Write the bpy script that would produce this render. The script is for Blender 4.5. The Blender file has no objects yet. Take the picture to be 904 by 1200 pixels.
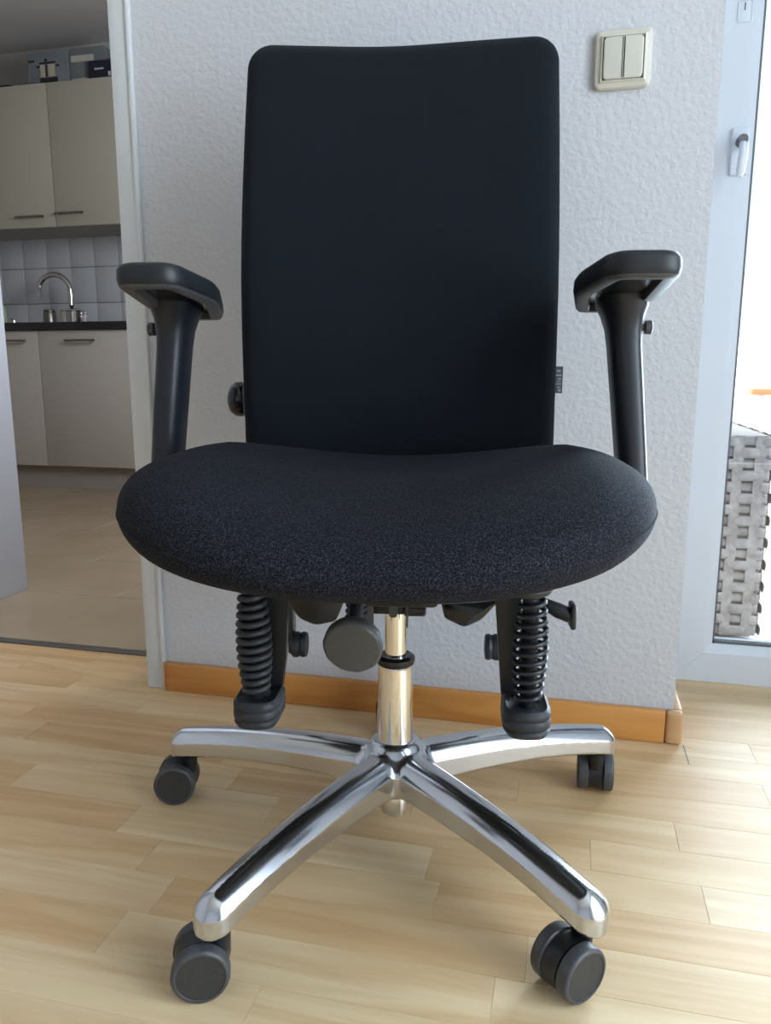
import bpy, bmesh, math, random
import numpy as np
from mathutils import Vector, Matrix

S = bpy.context.scene
C = S.collection
random.seed(7)
R = math.radians

# ------------------------------------------------------------------ camera
cam_d = bpy.data.cameras.new('camera'); cam = bpy.data.objects.new('camera', cam_d); C.objects.link(cam)
cam_d.sensor_fit = 'VERTICAL'; cam_d.sensor_height = 24.0
cam_d.lens = 900.0 / 1200.0 * 24.0
cam_d.clip_start = 0.02
cam.location = (0.751, -1.286, 0.62)
cam.rotation_euler = (R(90 - 10.6), 0, R(13.5))
S.camera = cam

# ------------------------------------------------------------------ world: bright overcast sky
w = bpy.data.worlds.new('overcast_sky'); S.world = w; w.use_nodes = True
nt = w.node_tree; nt.nodes.clear()
out = nt.nodes.new('ShaderNodeOutputWorld'); bg = nt.nodes.new('ShaderNodeBackground')
tc = nt.nodes.new('ShaderNodeTexCoord'); sp = nt.nodes.new('ShaderNodeSeparateXYZ'); rp = nt.nodes.new('ShaderNodeValToRGB')
rp.color_ramp.elements[0].position = 0.0; rp.color_ramp.elements[0].color = (0.95, 0.97, 1.0, 1)
rp.color_ramp.elements[1].position = 1.0; rp.color_ramp.elements[1].color = (0.66, 0.81, 1.0, 1)
nt.links.new(tc.outputs['Generated'], sp.inputs[0]); nt.links.new(sp.outputs['Z'], rp.inputs[0])
nt.links.new(rp.outputs[0], bg.inputs['Color']); bg.inputs['Strength'].default_value = 6.0
nt.links.new(bg.outputs[0], out.inputs[0])

# ------------------------------------------------------------------ exposure
S.view_settings.view_transform = 'Standard'; S.view_settings.look = 'None'
S.view_settings.gamma = 1.0; S.view_settings.use_curve_mapping = False
S.view_settings.exposure = 0.13
S.cycles.max_bounces = 10; S.cycles.diffuse_bounces = 6; S.cycles.glossy_bounces = 5
S.cycles.transmission_bounces = 6; S.cycles.caustics_reflective = False; S.cycles.caustics_refractive = False
S.cycles.sample_clamp_indirect = 8.0
S.cycles.use_denoising = True

# ------------------------------------------------------------------ window daylight, added kitchen fill
def daylight(name, loc, rot, sx, sy, power, col=(0.70, 0.85, 1.0)):
    d = bpy.data.lights.new(name, 'AREA'); d.shape = 'RECTANGLE'; d.size = sx; d.size_y = sy
    d.energy = power; d.color = col
    o = bpy.data.objects.new(name, d); C.objects.link(o); o.location = loc; o.rotation_euler = rot
    return o
daylight('window_daylight', (2.11, -1.30, 1.16), (0, R(90), 0), 2.0, 1.5, 40)
daylight('balcony_daylight', (1.52, 0.36, 1.15), (R(-90), 0, 0), 0.9, 2.0, 92)
daylight('kitchen_fill', (0.28, 0.95, 1.5), (0, R(90), 0), 0.7, 0.7, 24, (0.90, 0.90, 1.0))  # fill lamp added to brighten the kitchen and the partition face

# ------------------------------------------------------------------ materials
def mat(name, col, rough=0.5, metal=0.0, spec=0.5, noise=None, bump=None, sheen=0, coat=0):
    m = bpy.data.materials.new(name); m.use_nodes = True
    n = m.node_tree; b = n.nodes['Principled BSDF']
    b.inputs['Base Color'].default_value = (*col, 1); b.inputs['Roughness'].default_value = rough
    b.inputs['Metallic'].default_value = metal; b.inputs['Specular IOR Level'].default_value = spec
    b.inputs['Sheen Weight'].default_value = sheen; b.inputs['Coat Weight'].default_value = coat
    if noise or bump:
        t = n.nodes.new('ShaderNodeTexCoord')
    if noise:     # (scale, second colour, detail)
        x = n.nodes.new('ShaderNodeTexNoise'); x.inputs['Scale'].default_value = noise[0]; x.inputs['Detail'].default_value = noise[2]
        r = n.nodes.new('ShaderNodeValToRGB'); r.color_ramp.elements[0].color = (*col, 1); r.color_ramp.elements[1].color = (*noise[1], 1)
        r.color_ramp.elements[0].position = noise[3] if len(noise) > 3 else 0.35
        r.color_ramp.elements[1].position = noise[4] if len(noise) > 4 else 0.65
        n.links.new(t.outputs['Object'], x.inputs['Vector']); n.links.new(x.outputs['Fac'], r.inputs[0])
        n.links.new(r.outputs[0], b.inputs['Base Color'])
    if bump:      # (scale, strength, distance, detail)
        x = n.nodes.new('ShaderNodeTexNoise'); x.inputs['Scale'].default_value = bump[0]; x.inputs['Detail'].default_value = bump[3] if len(bump) > 3 else 3
        k = n.nodes.new('ShaderNodeBump'); k.inputs['Strength'].default_value = bump[1]; k.inputs['Distance'].default_value = bump[2]
        n.links.new(t.outputs['Object'], x.inputs['Vector']); n.links.new(x.outputs['Fac'], k.inputs['Height'])
        n.links.new(k.outputs[0], b.inputs['Normal'])
    return m

M = {}
M['wall'] = mat('textured_wallpaper', (0.555, 0.56, 0.585), 0.85, spec=0.2, bump=(110, 0.55, 0.0035, 2.0))
M['smooth_white'] = mat('smooth_white_paint', (0.60, 0.625, 0.64), 0.5)
M['ceiling'] = mat('ceiling_paint', (0.66, 0.65, 0.62), 0.9, spec=0.2)
M['kitchen_paint'] = mat('kitchen_wall_paint', (0.52, 0.51, 0.48), 0.8)
M['partition'] = mat('partition_paint', (0.46, 0.49, 0.53), 0.6)
M['pvc'] = mat('white_pvc', (0.66, 0.70, 0.76), 0.3)
M['gasket'] = mat('grey_gasket', (0.12, 0.13, 0.14), 0.6)
M['fabric_back'] = mat('black_knit_fabric', (0.0048, 0.0066, 0.0095), 0.9, spec=0.12, noise=(900, (0.0085, 0.0112, 0.016), 2), bump=(1400, 0.5, 0.0012), sheen=0.03)
M['fabric_seat'] = mat('black_speckled_fabric', (0.0030, 0.0032, 0.0045), 0.85, spec=0.15, noise=(800, (0.054, 0.058, 0.084), 3, 0.47, 0.78), bump=(800, 0.8, 0.0014, 3), sheen=0.0)
M['plastic'] = mat('black_plastic', (0.007, 0.008, 0.010), 0.42, spec=0.5, bump=(1500, 0.15, 0.0004))
M['plastic_gloss'] = mat('glossy_black_plastic', (0.008, 0.009, 0.010), 0.18)
M['arm_plastic'] = mat('blue_black_arm_plastic', (0.007, 0.009, 0.014), 0.4, spec=0.45, bump=(1500, 0.12, 0.0004))
M['pad'] = mat('soft_black_pad', (0.008, 0.010, 0.013), 0.45, spec=0.4)
M['pad_under'] = mat('grey_pad_rim', (0.06, 0.06, 0.065), 0.5)
M['rubber'] = mat('grey_rubber', (0.013, 0.015, 0.020), 0.55, bump=(300, 0.3, 0.001))
M['tread'] = mat('grey_wheel_tread', (0.060, 0.063, 0.069), 0.45, noise=(120, (0.045, 0.047, 0.051), 4))
M['cap'] = mat('dark_wheel_cap', (0.022, 0.023, 0.024), 0.5, noise=(260, (0.032, 0.032, 0.032), 4))
M['knob'] = mat('charcoal_knob', (0.045, 0.046, 0.045), 0.5, noise=(400, (0.06, 0.06, 0.055), 4))
M['chrome'] = mat('polished_aluminium', (0.62, 0.64, 0.68), 0.17, metal=1.0, bump=(35, 0.04, 0.002, 4))
M['steel'] = mat('chromed_steel', (0.78, 0.76, 0.73), 0.08, metal=1.0)
M['brushed'] = mat('brushed_steel_handle', (0.26, 0.24, 0.21), 0.4, metal=1.0)
M['cream'] = mat('cream_cabinet_front', (0.47, 0.455, 0.355), 0.45)
M['cream_low'] = mat('beige_cabinet_front', (0.51, 0.48, 0.42), 0.42)
M['carcass'] = mat('cabinet_carcass', (0.50, 0.48, 0.43), 0.6)
M['plinth'] = mat('plinth_board', (0.38, 0.35, 0.31), 0.5)
M['worktop'] = mat('dark_stone_worktop', (0.012, 0.014, 0.017), 0.25, noise=(200, (0.03, 0.03, 0.033), 4))
M['walltile'] = mat('glazed_wall_tile', (0.60, 0.63, 0.64), 0.25)
M['grout'] = mat('grout', (0.33, 0.32, 0.30), 0.9)
M['threshold'] = mat('metal_threshold', (0.16, 0.155, 0.14), 0.4, metal=0.6)
M['switch'] = mat('aged_cream_plastic', (0.56, 0.55, 0.48), 0.32)
M['switch_rim'] = mat('aged_cream_frame', (0.58, 0.55, 0.47), 0.32)
M['switch_gap'] = mat('switch_shadow_gap', (0.16, 0.15, 0.12), 0.6)
M['card'] = mat('pale_blue_cardboard', (0.17, 0.20, 0.22), 0.7, noise=(12, (0.20, 0.23, 0.25), 2))
M['card2'] = mat('grey_green_cardboard', (0.16, 0.19, 0.19), 0.7, noise=(12, (0.19, 0.22, 0.22), 2))
M['print_steel'] = mat('printed_steel_tone', (0.52, 0.46, 0.34), 0.6)
M['print_dark'] = mat('printed_dark_tone', (0.02, 0.02, 0.022), 0.6)
M['print_white'] = mat('printed_white', (0.5, 0.5, 0.5), 0.6)
M['print_letter'] = mat('grey_woven_letters', (0.22, 0.25, 0.29), 0.8)
M['navy'] = mat('navy_cardboard', (0.012, 0.016, 0.035), 0.5)
M['wicker'] = mat('grey_beige_rattan', (0.19, 0.16, 0.145), 0.6, noise=(40, (0.29, 0.255, 0.235), 3))
M['wicker_dark'] = mat('dark_rattan_core', (0.22, 0.19, 0.165), 0.7)
M['cushion'] = mat('white_cushion', (0.8, 0.79, 0.78), 0.9)
M['terrace'] = mat('terrace_slab', (0.55, 0.53, 0.50), 0.85, noise=(6, (0.64, 0.62, 0.60), 4))
M['parapet'] = mat('white_parapet', (0.85, 0.84, 0.83), 0.8)
M['orange'] = mat('orange_wood', (0.40, 0.15, 0.045), 0.6)
M['curtain'] = mat('pale_blue_curtain', (0.80, 0.88, 0.92), 0.8)
M['green'] = mat('pale_green_plastic', (0.45, 0.60, 0.38), 0.4)
M['brick_far'] = mat('pale_green_render', (0.62, 0.68, 0.60), 0.9)

def wood(name, dark, light, streak, rough, coat=0.0, ax='X', tint=False, scale=1.0):
    m = bpy.data.materials.new(name); m.use_nodes = True
    n = m.node_tree; L = n.links; b = n.nodes['Principled BSDF']
    b.inputs['Roughness'].default_value = rough; b.inputs['Coat Weight'].default_value = coat; b.inputs['Coat Roughness'].default_value = 0.2
    geo = n.nodes.new('ShaderNodeNewGeometry'); mp = n.nodes.new('ShaderNodeMapping')
    mp.inputs['Scale'].default_value = (2.2 * scale, 22 * scale, 22 * scale) if ax == 'X' else (22 * scale, 2.2 * scale, 22 * scale)
    L.new(geo.outputs['Position'], mp.inputs['Vector'])
    if tint:
        at = n.nodes.new('ShaderNodeAttribute'); at.attribute_name = 'tint'
        ml = n.nodes.new('ShaderNodeVectorMath'); ml.operation = 'SCALE'; ml.inputs['Scale'].default_value = 37.0
        L.new(at.outputs['Vector'], ml.inputs[0]); ad = n.nodes.new('ShaderNodeVectorMath'); ad.operation = 'ADD'
        L.new(mp.outputs[0], ad.inputs[0]); L.new(ml.outputs[0], ad.inputs[1]); vec = ad.outputs[0]
    else: vec = mp.outputs[0]
    nz = n.nodes.new('ShaderNodeTexNoise'); nz.inputs['Scale'].default_value = 0.55; nz.inputs['Detail'].default_value = 3; nz.inputs['Distortion'].default_value = 0.6
    L.new(vec, nz.inputs['Vector'])
    mul = n.nodes.new('ShaderNodeMath'); mul.operation = 'MULTIPLY'; mul.inputs[1].default_value = 9.0; L.new(nz.outputs['Fac'], mul.inputs[0])
    fr = n.nodes.new('ShaderNodeMath'); fr.operation = 'PINGPONG'; fr.inputs[1].default_value = 1.0; L.new(mul.outputs[0], fr.inputs[0])
    fine = n.nodes.new('ShaderNodeTexNoise'); fine.inputs['Scale'].default_value = 7; fine.inputs['Detail'].default_value = 5
    L.new(vec, fine.inputs['Vector'])
    mx = n.nodes.new('ShaderNodeMix'); mx.data_type = 'FLOAT'; mx.inputs[0].default_value = 0.45
    L.new(fr.outputs[0], mx.inputs[2]); L.new(fine.outputs['Fac'], mx.inputs[3])
    r = n.nodes.new('ShaderNodeValToRGB'); r.color_ramp.elements[0].color = (*dark, 1); r.color_ramp.elements[1].color = (*light, 1)
    r.color_ramp.elements[0].position = 0.12; r.color_ramp.elements[1].position = 0.75
    L.new(mx.outputs[0], r.inputs[0]); col = r.outputs[0]
    if tint:
        r2 = n.nodes.new('ShaderNodeValToRGB'); e = r2.color_ramp.elements
        e[0].color = (0.92, 0.82, 0.72, 1); e[1].color = (1.06, 1.12, 1.20, 1); e[0].position = 0; e[1].position = 1
        e2 = r2.color_ramp.elements.new(0.5); e2.color = (1.0, 0.97, 0.93, 1)
        sx = n.nodes.new('ShaderNodeSeparateXYZ'); L.new(at.outputs['Vector'], sx.inputs[0]); L.new(sx.outputs['X'], r2.inputs[0])
        mm = n.nodes.new('ShaderNodeMix'); mm.data_type = 'RGBA'; mm.blend_type = 'MULTIPLY'; mm.inputs[0].default_value = 1.0
        mm.clamp_result = False
        L.new(col, mm.inputs[6]); L.new(r2.outputs[0], mm.inputs[7]); col = mm.outputs[2]
    L.new(col, b.inputs['Base Color'])
    bp = n.nodes.new('ShaderNodeBump'); bp.inputs['Strength'].default_value = 0.12; bp.inputs['Distance'].default_value = 0.001
    L.new(fine.outputs['Fac'], bp.inputs['Height']); L.new(bp.outputs[0], b.inputs['Normal'])
    return m
M['floor'] = wood('beech_strip_floor', (0.59, 0.385, 0.195), (0.70, 0.515, 0.295), None, 0.5, 0.03, tint=True)
M['skirting'] = wood('varnished_beech', (0.47, 0.185, 0.040), (0.60, 0.275, 0.07), None, 0.35, 0.2)
M['skirting_end'] = wood('varnished_beech_end', (0.50, 0.27, 0.12), (0.58, 0.34, 0.17), None, 0.4, 0.1)
M['tile'] = mat('glossy_beige_floor_tile', (0.36, 0.275, 0.175), 0.22, noise=(3.5, (0.42, 0.33, 0.215), 5), bump=(60, 0.05, 0.001))

def glass_mat():
    m = bpy.data.materials.new('window_glass'); m.use_nodes = True
    n = m.node_tree; n.nodes.clear()
    o = n.nodes.new('ShaderNodeOutputMaterial'); t = n.nodes.new('ShaderNodeBsdfTransparent'); g = n.nodes.new('ShaderNodeBsdfGlossy')
    g.inputs['Roughness'].default_value = 0.02; t.inputs[0].default_value = (0.93, 0.95, 0.95, 1)
    f = n.nodes.new('ShaderNodeFresnel'); f.inputs[0].default_value = 1.45; x = n.nodes.new('ShaderNodeMixShader')
    n.links.new(f.outputs[0], x.inputs[0]); n.links.new(t.outputs[0], x.inputs[1]); n.links.new(g.outputs[0], x.inputs[2]); n.links.new(x.outputs[0], o.inputs[0])
    return m
M['glass'] = glass_mat()

# ------------------------------------------------------------------ helpers
def link(name, me, m=None, parent=None, smooth=False, loc=None):
    o = bpy.data.objects.new(name, me); C.objects.link(o)
    if m is not None:
        for x in (m if isinstance(m, (list, tuple)) else [m]): me.materials.append(x)
    if smooth: me.polygons.foreach_set('use_smooth', [True] * len(me.polygons))
    if parent is not None: o.parent = parent
    if loc is not None: o.location = loc
    return o
def from_bm(name, bm, m=None, parent=None, smooth=False, loc=None, autos=None):
    bmesh.ops.recalc_face_normals(bm, faces=bm.faces)
    me = bpy.data.meshes.new(name); bm.to_mesh(me); bm.free()
    o = link(name, me, m, parent, smooth, loc)
    if autos: me.set_sharp_from_angle(angle=R(autos))
    return o
def tag(o, label=None, cat=None, group=None, kind=None):
    if label: o['label'] = label
    if cat: o['category'] = cat
    if group: o['group'] = group
    if kind: o['kind'] = kind
    return o
def empty(name, loc=(0, 0, 0), rz=0, parent=None):
    o = bpy.data.objects.new(name, None); C.objects.link(o); o.location = loc; o.rotation_euler = (0, 0, rz); o.empty_display_size = 0.1
    if parent is not None: o.parent = parent
    return o
def add_box(bm, x0, x1, y0, y1, z0, z1, bev=0.0, seg=2, mi=0, mtx=None):
    r = bmesh.ops.create_cube(bm, size=1.0); vs = r['verts']
    for v in vs: v.co = Vector(((x0 + x1) / 2 + v.co.x * (x1 - x0), (y0 + y1) / 2 + v.co.y * (y1 - y0), (z0 + z1) / 2 + v.co.z * (z1 - z0)))
    fs = list({f for v in vs for f in v.link_faces})
    for f in fs: f.material_index = mi
    allv = list(vs)
    if bev:
        es = list({e for v in vs for e in v.link_edges})
        rr = bmesh.ops.bevel(bm, geom=es, offset=bev, segments=seg, profile=0.5, affect='EDGES')
        for f in rr['faces']: f.material_index = mi
        allv = list({v for f in rr['faces'] for v in f.verts} | {v for v in vs if v.is_valid})
    if mtx is not None:
        for v in allv: v.co = mtx @ v.co
    return allv
def box(name, b, m, parent=None, bev=0.0, seg=2, mtx=None, loc=None):
    bm = bmesh.new(); add_box(bm, *b, bev=bev, seg=seg, mtx=mtx)
    return from_bm(name, bm, m, parent, smooth=bev > 0, loc=loc, autos=40 if bev else None)
def grid_faces(nr, nc, close_c=True, close_r=False, off=0):
    f = []
    for i in range(nr if close_r else nr - 1):
        for j in range(nc if close_c else nc - 1):
            a = i * nc + j; b = i * nc + (j + 1) % nc; i2 = (i + 1) % nr
            c = i2 * nc + (j + 1) % nc; d = i2 * nc + j
            f.append((off + a, off + b, off + c, off + d))
    return f
def rings(name, rs, m, parent=None, cap=True, autos=45, mis=None, loc=None, rot=None):
    """skin a stack of equally sized closed rings"""
    nc = len(rs[0]); vs = [tuple(p) for r in rs for p in r]
    fs = grid_faces(len(rs), nc)
    if cap: fs.append(tuple(range(nc - 1, -1, -1))); fs.append(tuple((len(rs) - 1) * nc + j for j in range(nc)))
    me = bpy.data.meshes.new(name); me.from_pydata(vs, [], fs)
    if mis:
        for i in range(len(rs) - 1):
            for j in range(nc): me.polygons[i * nc + j].material_index = mis[i]
        if cap: me.polygons[-2].material_index = mis[0]; me.polygons[-1].material_index = mis[-1]
    bm = bmesh.new(); bm.from_mesh(me); bmesh.ops.recalc_face_normals(bm, faces=bm.faces); bm.to_mesh(me); bm.free()
    o = link(name, me, m, parent, True, loc)
    if rot: o.rotation_euler = rot
    if autos: me.set_sharp_from_angle(angle=R(autos))
    return o
def lathe_rings(prof, n=40, axis='Z', o=(0, 0, 0)):
    rs = []
    for r, h in prof:
        ring = []
        for k in range(n):
            a = 2 * math.pi * k / n; c, s = r * math.cos(a), r * math.sin(a)
            p = (c, s, h) if axis == 'Z' else ((h, c, s) if axis == 'X' else (c, h, s))
            ring.append((p[0] + o[0], p[1] + o[1], p[2] + o[2]))
        rs.append(ring)
    return rs
def lathe(name, prof, m, parent=None, n=40, axis='Z', o=(0, 0, 0), mis=None, autos=35, loc=None, rot=None):
    return rings(name, lathe_rings(prof, n, axis, o), m, parent, True, autos, mis, loc, rot)
def tube_mesh(pts, rad, n=10):
    P = [Vector(p) for p in pts]; rs = []; up = None
    for i, p in enumerate(P):
        t = (P[min(i + 1, len(P) - 1)] - P[max(i - 1, 0)]).normalized()
        if up is None: up = Vector((0, 0, 1)) if abs(t.z) < 0.9 else Vector((1, 0, 0))
        s = t.cross(up).normalized(); u = s.cross(t).normalized(); up = u
        r = rad[i] if isinstance(rad, (list, tuple)) else rad
        rs.append([tuple(p + s * r * math.cos(2 * math.pi * k / n) + u * r * math.sin(2 * math.pi * k / n)) for k in range(n)])
    return rs
def tube(name, pts, rad, m, parent=None, n=10, loc=None):
    return rings(name, tube_mesh(pts, rad, n), m, parent, True, 60, loc=loc)
def round_poly(pts, rad, seg=6):
    out = []; n = len(pts)
    for i in range(n):
        p = Vector(pts[i]); a = Vector(pts[i - 1]); b = Vector(pts[(i + 1) % n])
        r = rad[i] if isinstance(rad, (list, tuple)) else rad
        da = (a - p).normalized(); db = (b - p).normalized()
        p0 = p + da * r; p1 = p + db * r
        for k in range(seg + 1):
            t = k / seg
            out.append(tuple((1 - t) ** 2 * p0 + 2 * t * (1 - t) * p + t * t * p1))
    return out
def inset_poly(pts, d):
    n = len(pts); area = sum(pts[i][0] * pts[(i + 1) % n][1] - pts[(i + 1) % n][0] * pts[i][1] for i in range(n)); sg = 1 if area > 0 else -1
    out = []
    for i in range(n):
        t = (Vector(pts[(i + 1) % n]) - Vector(pts[i - 1])).normalized()
        out.append((pts[i][0] - sg * t.y * d, pts[i][1] + sg * t.x * d))
    return out
def mapped(outline, prof, fn):
    """rings from a 2D outline with (inset, height) profile, mapped to 3D by fn(u, v, h)"""
    return [[fn(u, v, h) for u, v in inset_poly(outline, d)] for d, h in prof]

# --- signed-distance surfaces (smooth cast shapes)
def surface_net(f, lo, hi, h):
    lo = np.array(lo, float); n = np.ceil((np.array(hi) - lo) / h).astype(int) + 1
    ax = [lo[i] + h * np.arange(n[i]) for i in range(3)]
    G = np.stack(np.meshgrid(*ax, indexing='ij'), -1).reshape(-1, 3)
    V = np.concatenate([f(G[i:i + 400000]) for i in range(0, len(G), 400000)]).reshape(n)
    ins = V < 0
    c = [(0, 0, 0), (1, 0, 0), (0, 1, 0), (1, 1, 0), (0, 0, 1), (1, 0, 1), (0, 1, 1), (1, 1, 1)]
    cnt = sum(ins[a:n[0] - 1 + a, b:n[1] - 1 + b, d:n[2] - 1 + d].astype(int) for a, b, d in c)
    act = (cnt > 0) & (cnt < 8); idx = -np.ones(act.shape, int); cells = np.argwhere(act); idx[act] = np.arange(len(cells))
    acc = np.zeros((len(cells), 3)); num = np.zeros(len(cells))
    ed = [(a, b) for a in range(8) for b in range(a + 1, 8) if sum(abs(c[a][k] - c[b][k]) for k in range(3)) == 1]
    for a, b in ed:
        A = cells + c[a]; B = cells + c[b]; va = V[tuple(A.T)]; vb = V[tuple(B.T)]; s = (va < 0) != (vb < 0)
        t = np.where(s, va / np.where(s, va - vb, 1), 0)[:, None]
        acc += np.where(s[:, None], A + (B - A) * t, 0); num += s
    P = lo + h * acc / num[:, None]
    fs = []
    for k in range(3):
        sl0 = [slice(None)] * 3; sl1 = [slice(None)] * 3; sl0[k] = slice(0, -1); sl1[k] = slice(1, None)
        d = ins[tuple(sl0)] != ins[tuple(sl1)]; E = np.argwhere(d); i, j = [(1, 2), (2, 0), (0, 1)][k]
        ok = (E[:, i] > 0) & (E[:, j] > 0) & (E[:, i] < n[i] - 1) & (E[:, j] < n[j] - 1); E = E[ok]
        fl = ins[tuple(E.T)]
        q = []
        for di, dj in ((-1, -1), (0, -1), (0, 0), (-1, 0)):
            e = E.copy(); e[:, i] += di; e[:, j] += dj; q.append(idx[tuple(e.T)])
        q = np.stack(q, 1); q[~fl] = q[~fl][:, ::-1]; fs.append(q)
    F = np.concatenate(fs); e = 1e-4
    for _ in range(3):
        v = f(P); g = np.stack([(f(P + np.eye(3)[k] * e) - f(P - np.eye(3)[k] * e)) / (2 * e) for k in range(3)], 1)
        P = P - np.clip(v / np.maximum((g * g).sum(1), 0.2), -h, h)[:, None] * g
    g = np.stack([(f(P + np.eye(3)[k] * e * 4) - f(P - np.eye(3)[k] * e * 4)) for k in range(3)], 1)
    N = g / np.maximum(np.linalg.norm(g, axis=1), 1e-9)[:, None]
    return P, F, N
def np_obj(name, P, F, N, m, parent=None):
    used = np.unique(F); mp = -np.ones(len(P), int); mp[used] = np.arange(len(used))
    me = bpy.data.meshes.new(name); me.from_pydata(P[used].tolist(), [], mp[F].tolist())
    o = link(name, me, m, parent, True); me.normals_split_custom_set_from_vertices(N[used].tolist())
    return o
def smin(a, b, k):
    h = np.clip(0.5 + 0.5 * (b - a) / k, 0, 1); return b * (1 - h) + a * h - k * h * (1 - h)

# ================================================================== THE ROOM
# strip parquet: every strip is a board of its own
fl = tag(empty('floor'), kind='structure')
box('subfloor', (-1.7, 2.15, -3.6, 0.16, -0.05, -0.0045), M['gasket'], fl)
PW = 0.067
FIX = {  # row index (from y=-0.317 downwards) : [(x0,x1,tint)...] read off the strip pattern
    0: [(-.50, -.052, .15), (-.052, .36, .92), (.36, .80, .3), (.80, 1.14, .45), (1.14, 1.6, .75)],
    1: [(-.28, .172, .12), (.172, .60, .90), (.60, .93, .45), (.93, 1.38, .95)],
    2: [(-.20, .243, .35), (.243, .62, .6), (.62, 1.10, .2), (1.10, 1.5, .3)],
    3: [(-.10, .300, .97), (.300, .73, .25), (.73, 1.12, .8)],
    4: [(-.20, .275, .3), (.275, .70, .85), (.70, 1.05, .9), (1.05, 1.45, .35)],
}
pl = []
y_top = -0.317 + PW * 7
row = -7
while y_top - PW > -3.5:
    y1 = y_top; y0 = y1 - PW + 0.0003
    segs = []
    fx = FIX.get(row, [])
    x = -1.68
    if fx:
        while x < fx[0][0] - 0.2:
            L = min(random.uniform(.3, .5), fx[0][0] - x); segs.append((x, x + L, random.random())); x += L
        if x < fx[0][0]: segs.append((x, fx[0][0], random.random()))
        segs += fx; x = fx[-1][1]
    else: x -= random.uniform(0, .4)
    while x < 2.14:
        L = random.choice([.28, .36, .42, .47, .47]) ; segs.append((max(x, -1.68), min(x + L, 2.15), random.random() ** 0.8)); x += L
    for a, b, t in segs:
        if b - a > 0.02: pl.append((a, b - 0.0003, y0, y1, t, row))
    y_top -= PW; row += 1
def plank_geo(a, b, y0, y1):
    c = 0.0002
    v = [(a, y0, -.012), (b, y0, -.012), (b, y1, -.012), (a, y1, -.012), (a, y0, -c), (b, y0, -c), (b, y1, -c), (a, y1, -c),
         (a + c, y0 + c, 0), (b - c, y0 + c, 0), (b - c, y1 - c, 0), (a + c, y1 - c, 0)]
    f = [(0, 1, 5, 4), (1, 2, 6, 5), (2, 3, 7, 6), (3, 0, 4, 7), (4, 5, 9, 8), (5, 6, 10, 9), (6, 7, 11, 10), (7, 4, 8, 11), (8, 9, 10, 11)]
    return v, f
def tint_attr(me, vals):
    at = me.attributes.new('tint', 'FLOAT_VECTOR', 'POINT')
    at.data.foreach_set('vector', [c for v in vals for c in v])
CX, CY = 0.751, -1.286
def seen(p):     # strips in front of the camera, nearest first
    mx, my = (p[0] + p[1]) / 2 - CX, (p[2] + p[3]) / 2 - CY
    dx = mx * math.cos(R(13.5)) + my * math.sin(R(13.5)); dy = -mx * math.sin(R(13.5)) + my * math.cos(R(13.5))
    return dy > 0.35 and abs(dx) < 0.30 + dy * 0.62
vis = sorted([p for p in pl if seen(p)], key=lambda p: (p[2] - CY) ** 2 + ((p[0] + p[1]) / 2 - CX) ** 2)[:280]
vs_ = set(vis)
for p in vis:
    v, f = plank_geo(*p[:4]); me = bpy.data.meshes.new('plank'); me.from_pydata(v, [], f)
    tv = (p[4], random.random(), random.random()); tint_attr(me, [tv] * 12)
    link('plank', me, M['floor'], fl)
vv, ff, tt = [], [], []
for p in pl:
    if p in vs_: continue
    v, f = plank_geo(*p[:4]); o = len(vv); vv += v; ff += [tuple(i + o for i in q) for q in f]; tt += [(p[4], random.random(), random.random())] * 12
me = bpy.data.meshes.new('plank_field'); me.from_pydata(vv, [], ff); tint_attr(me, tt)
tag(link('plank_field', me, M['floor'], fl), kind='stuff')
# recess floor in front of the balcony door
yy = 0.152
# wall stub between the kitchen passage and the balcony door
wb = box('wall_back', (0.0, 0.94, 0.0, 0.145, 0, 2.5), M['wall']); tag(wb, kind='structure')
tag(box('wall_pier', (0.60, 0.94, 0.145, 0.40, 0, 2.5), M['wall']), kind='structure')
# smooth casing strip at the passage
bm = bmesh.new(); add_box(bm, -0.040, -0.0005, -0.006, 0.150, 0, 2.5, bev=0.003)
tag(from_bm('trim_1', bm, M['smooth_white'], None, True, autos=40), kind='structure')
bm = bmesh.new(); add_box(bm, -0.006, 0.002, -0.0105, 0.0, 0, 2.5, bev=0.0025)
tag(from_bm('trim_2', bm, M['smooth_white'], None, True, autos=40), kind='structure')
# baseboard
bb = empty('baseboard_back'); tag(bb, kind='structure')
bm = bmesh.new(); add_box(bm, 0.0045, 0.9265, -0.0145, 0.0, 0, 0.0575, bev=0.003)
from_bm('board', bm, M['skirting'], bb, True, autos=40)
bm = bmesh.new(); add_box(bm, 0.0, 0.0042, -0.0155, 0.0, 0, 0.0585, bev=0.0015)
from_bm('end_strip', bm, M['skirting_end'], bb, True, autos=40)
bm = bmesh.new(); add_box(bm, 0.927, 0.9545, -0.0155, 0.0, 0, 0.0585, bev=0.006, seg=3)
add_box(bm, 0.94, 0.9545, 0.0, 0.20, 0, 0.0585, bev=0.004)
from_bm('corner_block', bm, M['skirting_end'], bb, True, autos=40)
# expansion joint cut in the floor by the corner
box('joint', (0.957, 0.9585, -0.075, -0.012, 0.0, 0.0004), M['gasket'], fl)

# recess floor strips
yb = 0.152
for r_ in range(2):
    y0 = yb + r_ * PW; y1 = min(y0 + PW - .0007, 0.30); x = 0.94 if r_ % 2 else 0.942
    while x < 2.1:
        L = random.choice([.36, .47]); v, f = plank_geo(x, min(x + L, 2.15) - .0006, y0, y1)
        me = bpy.data.meshes.new('plank'); me.from_pydata(v, [], f); tint_attr(me, [(random.uniform(.4, 1), random.random(), random.random())] * 12)
        link('plank', me, M['floor'], fl); x += L
box('subfloor', (0.94, 2.15, 0.15, 0.42, -0.05, -0.0045), M['gasket'], fl)

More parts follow.
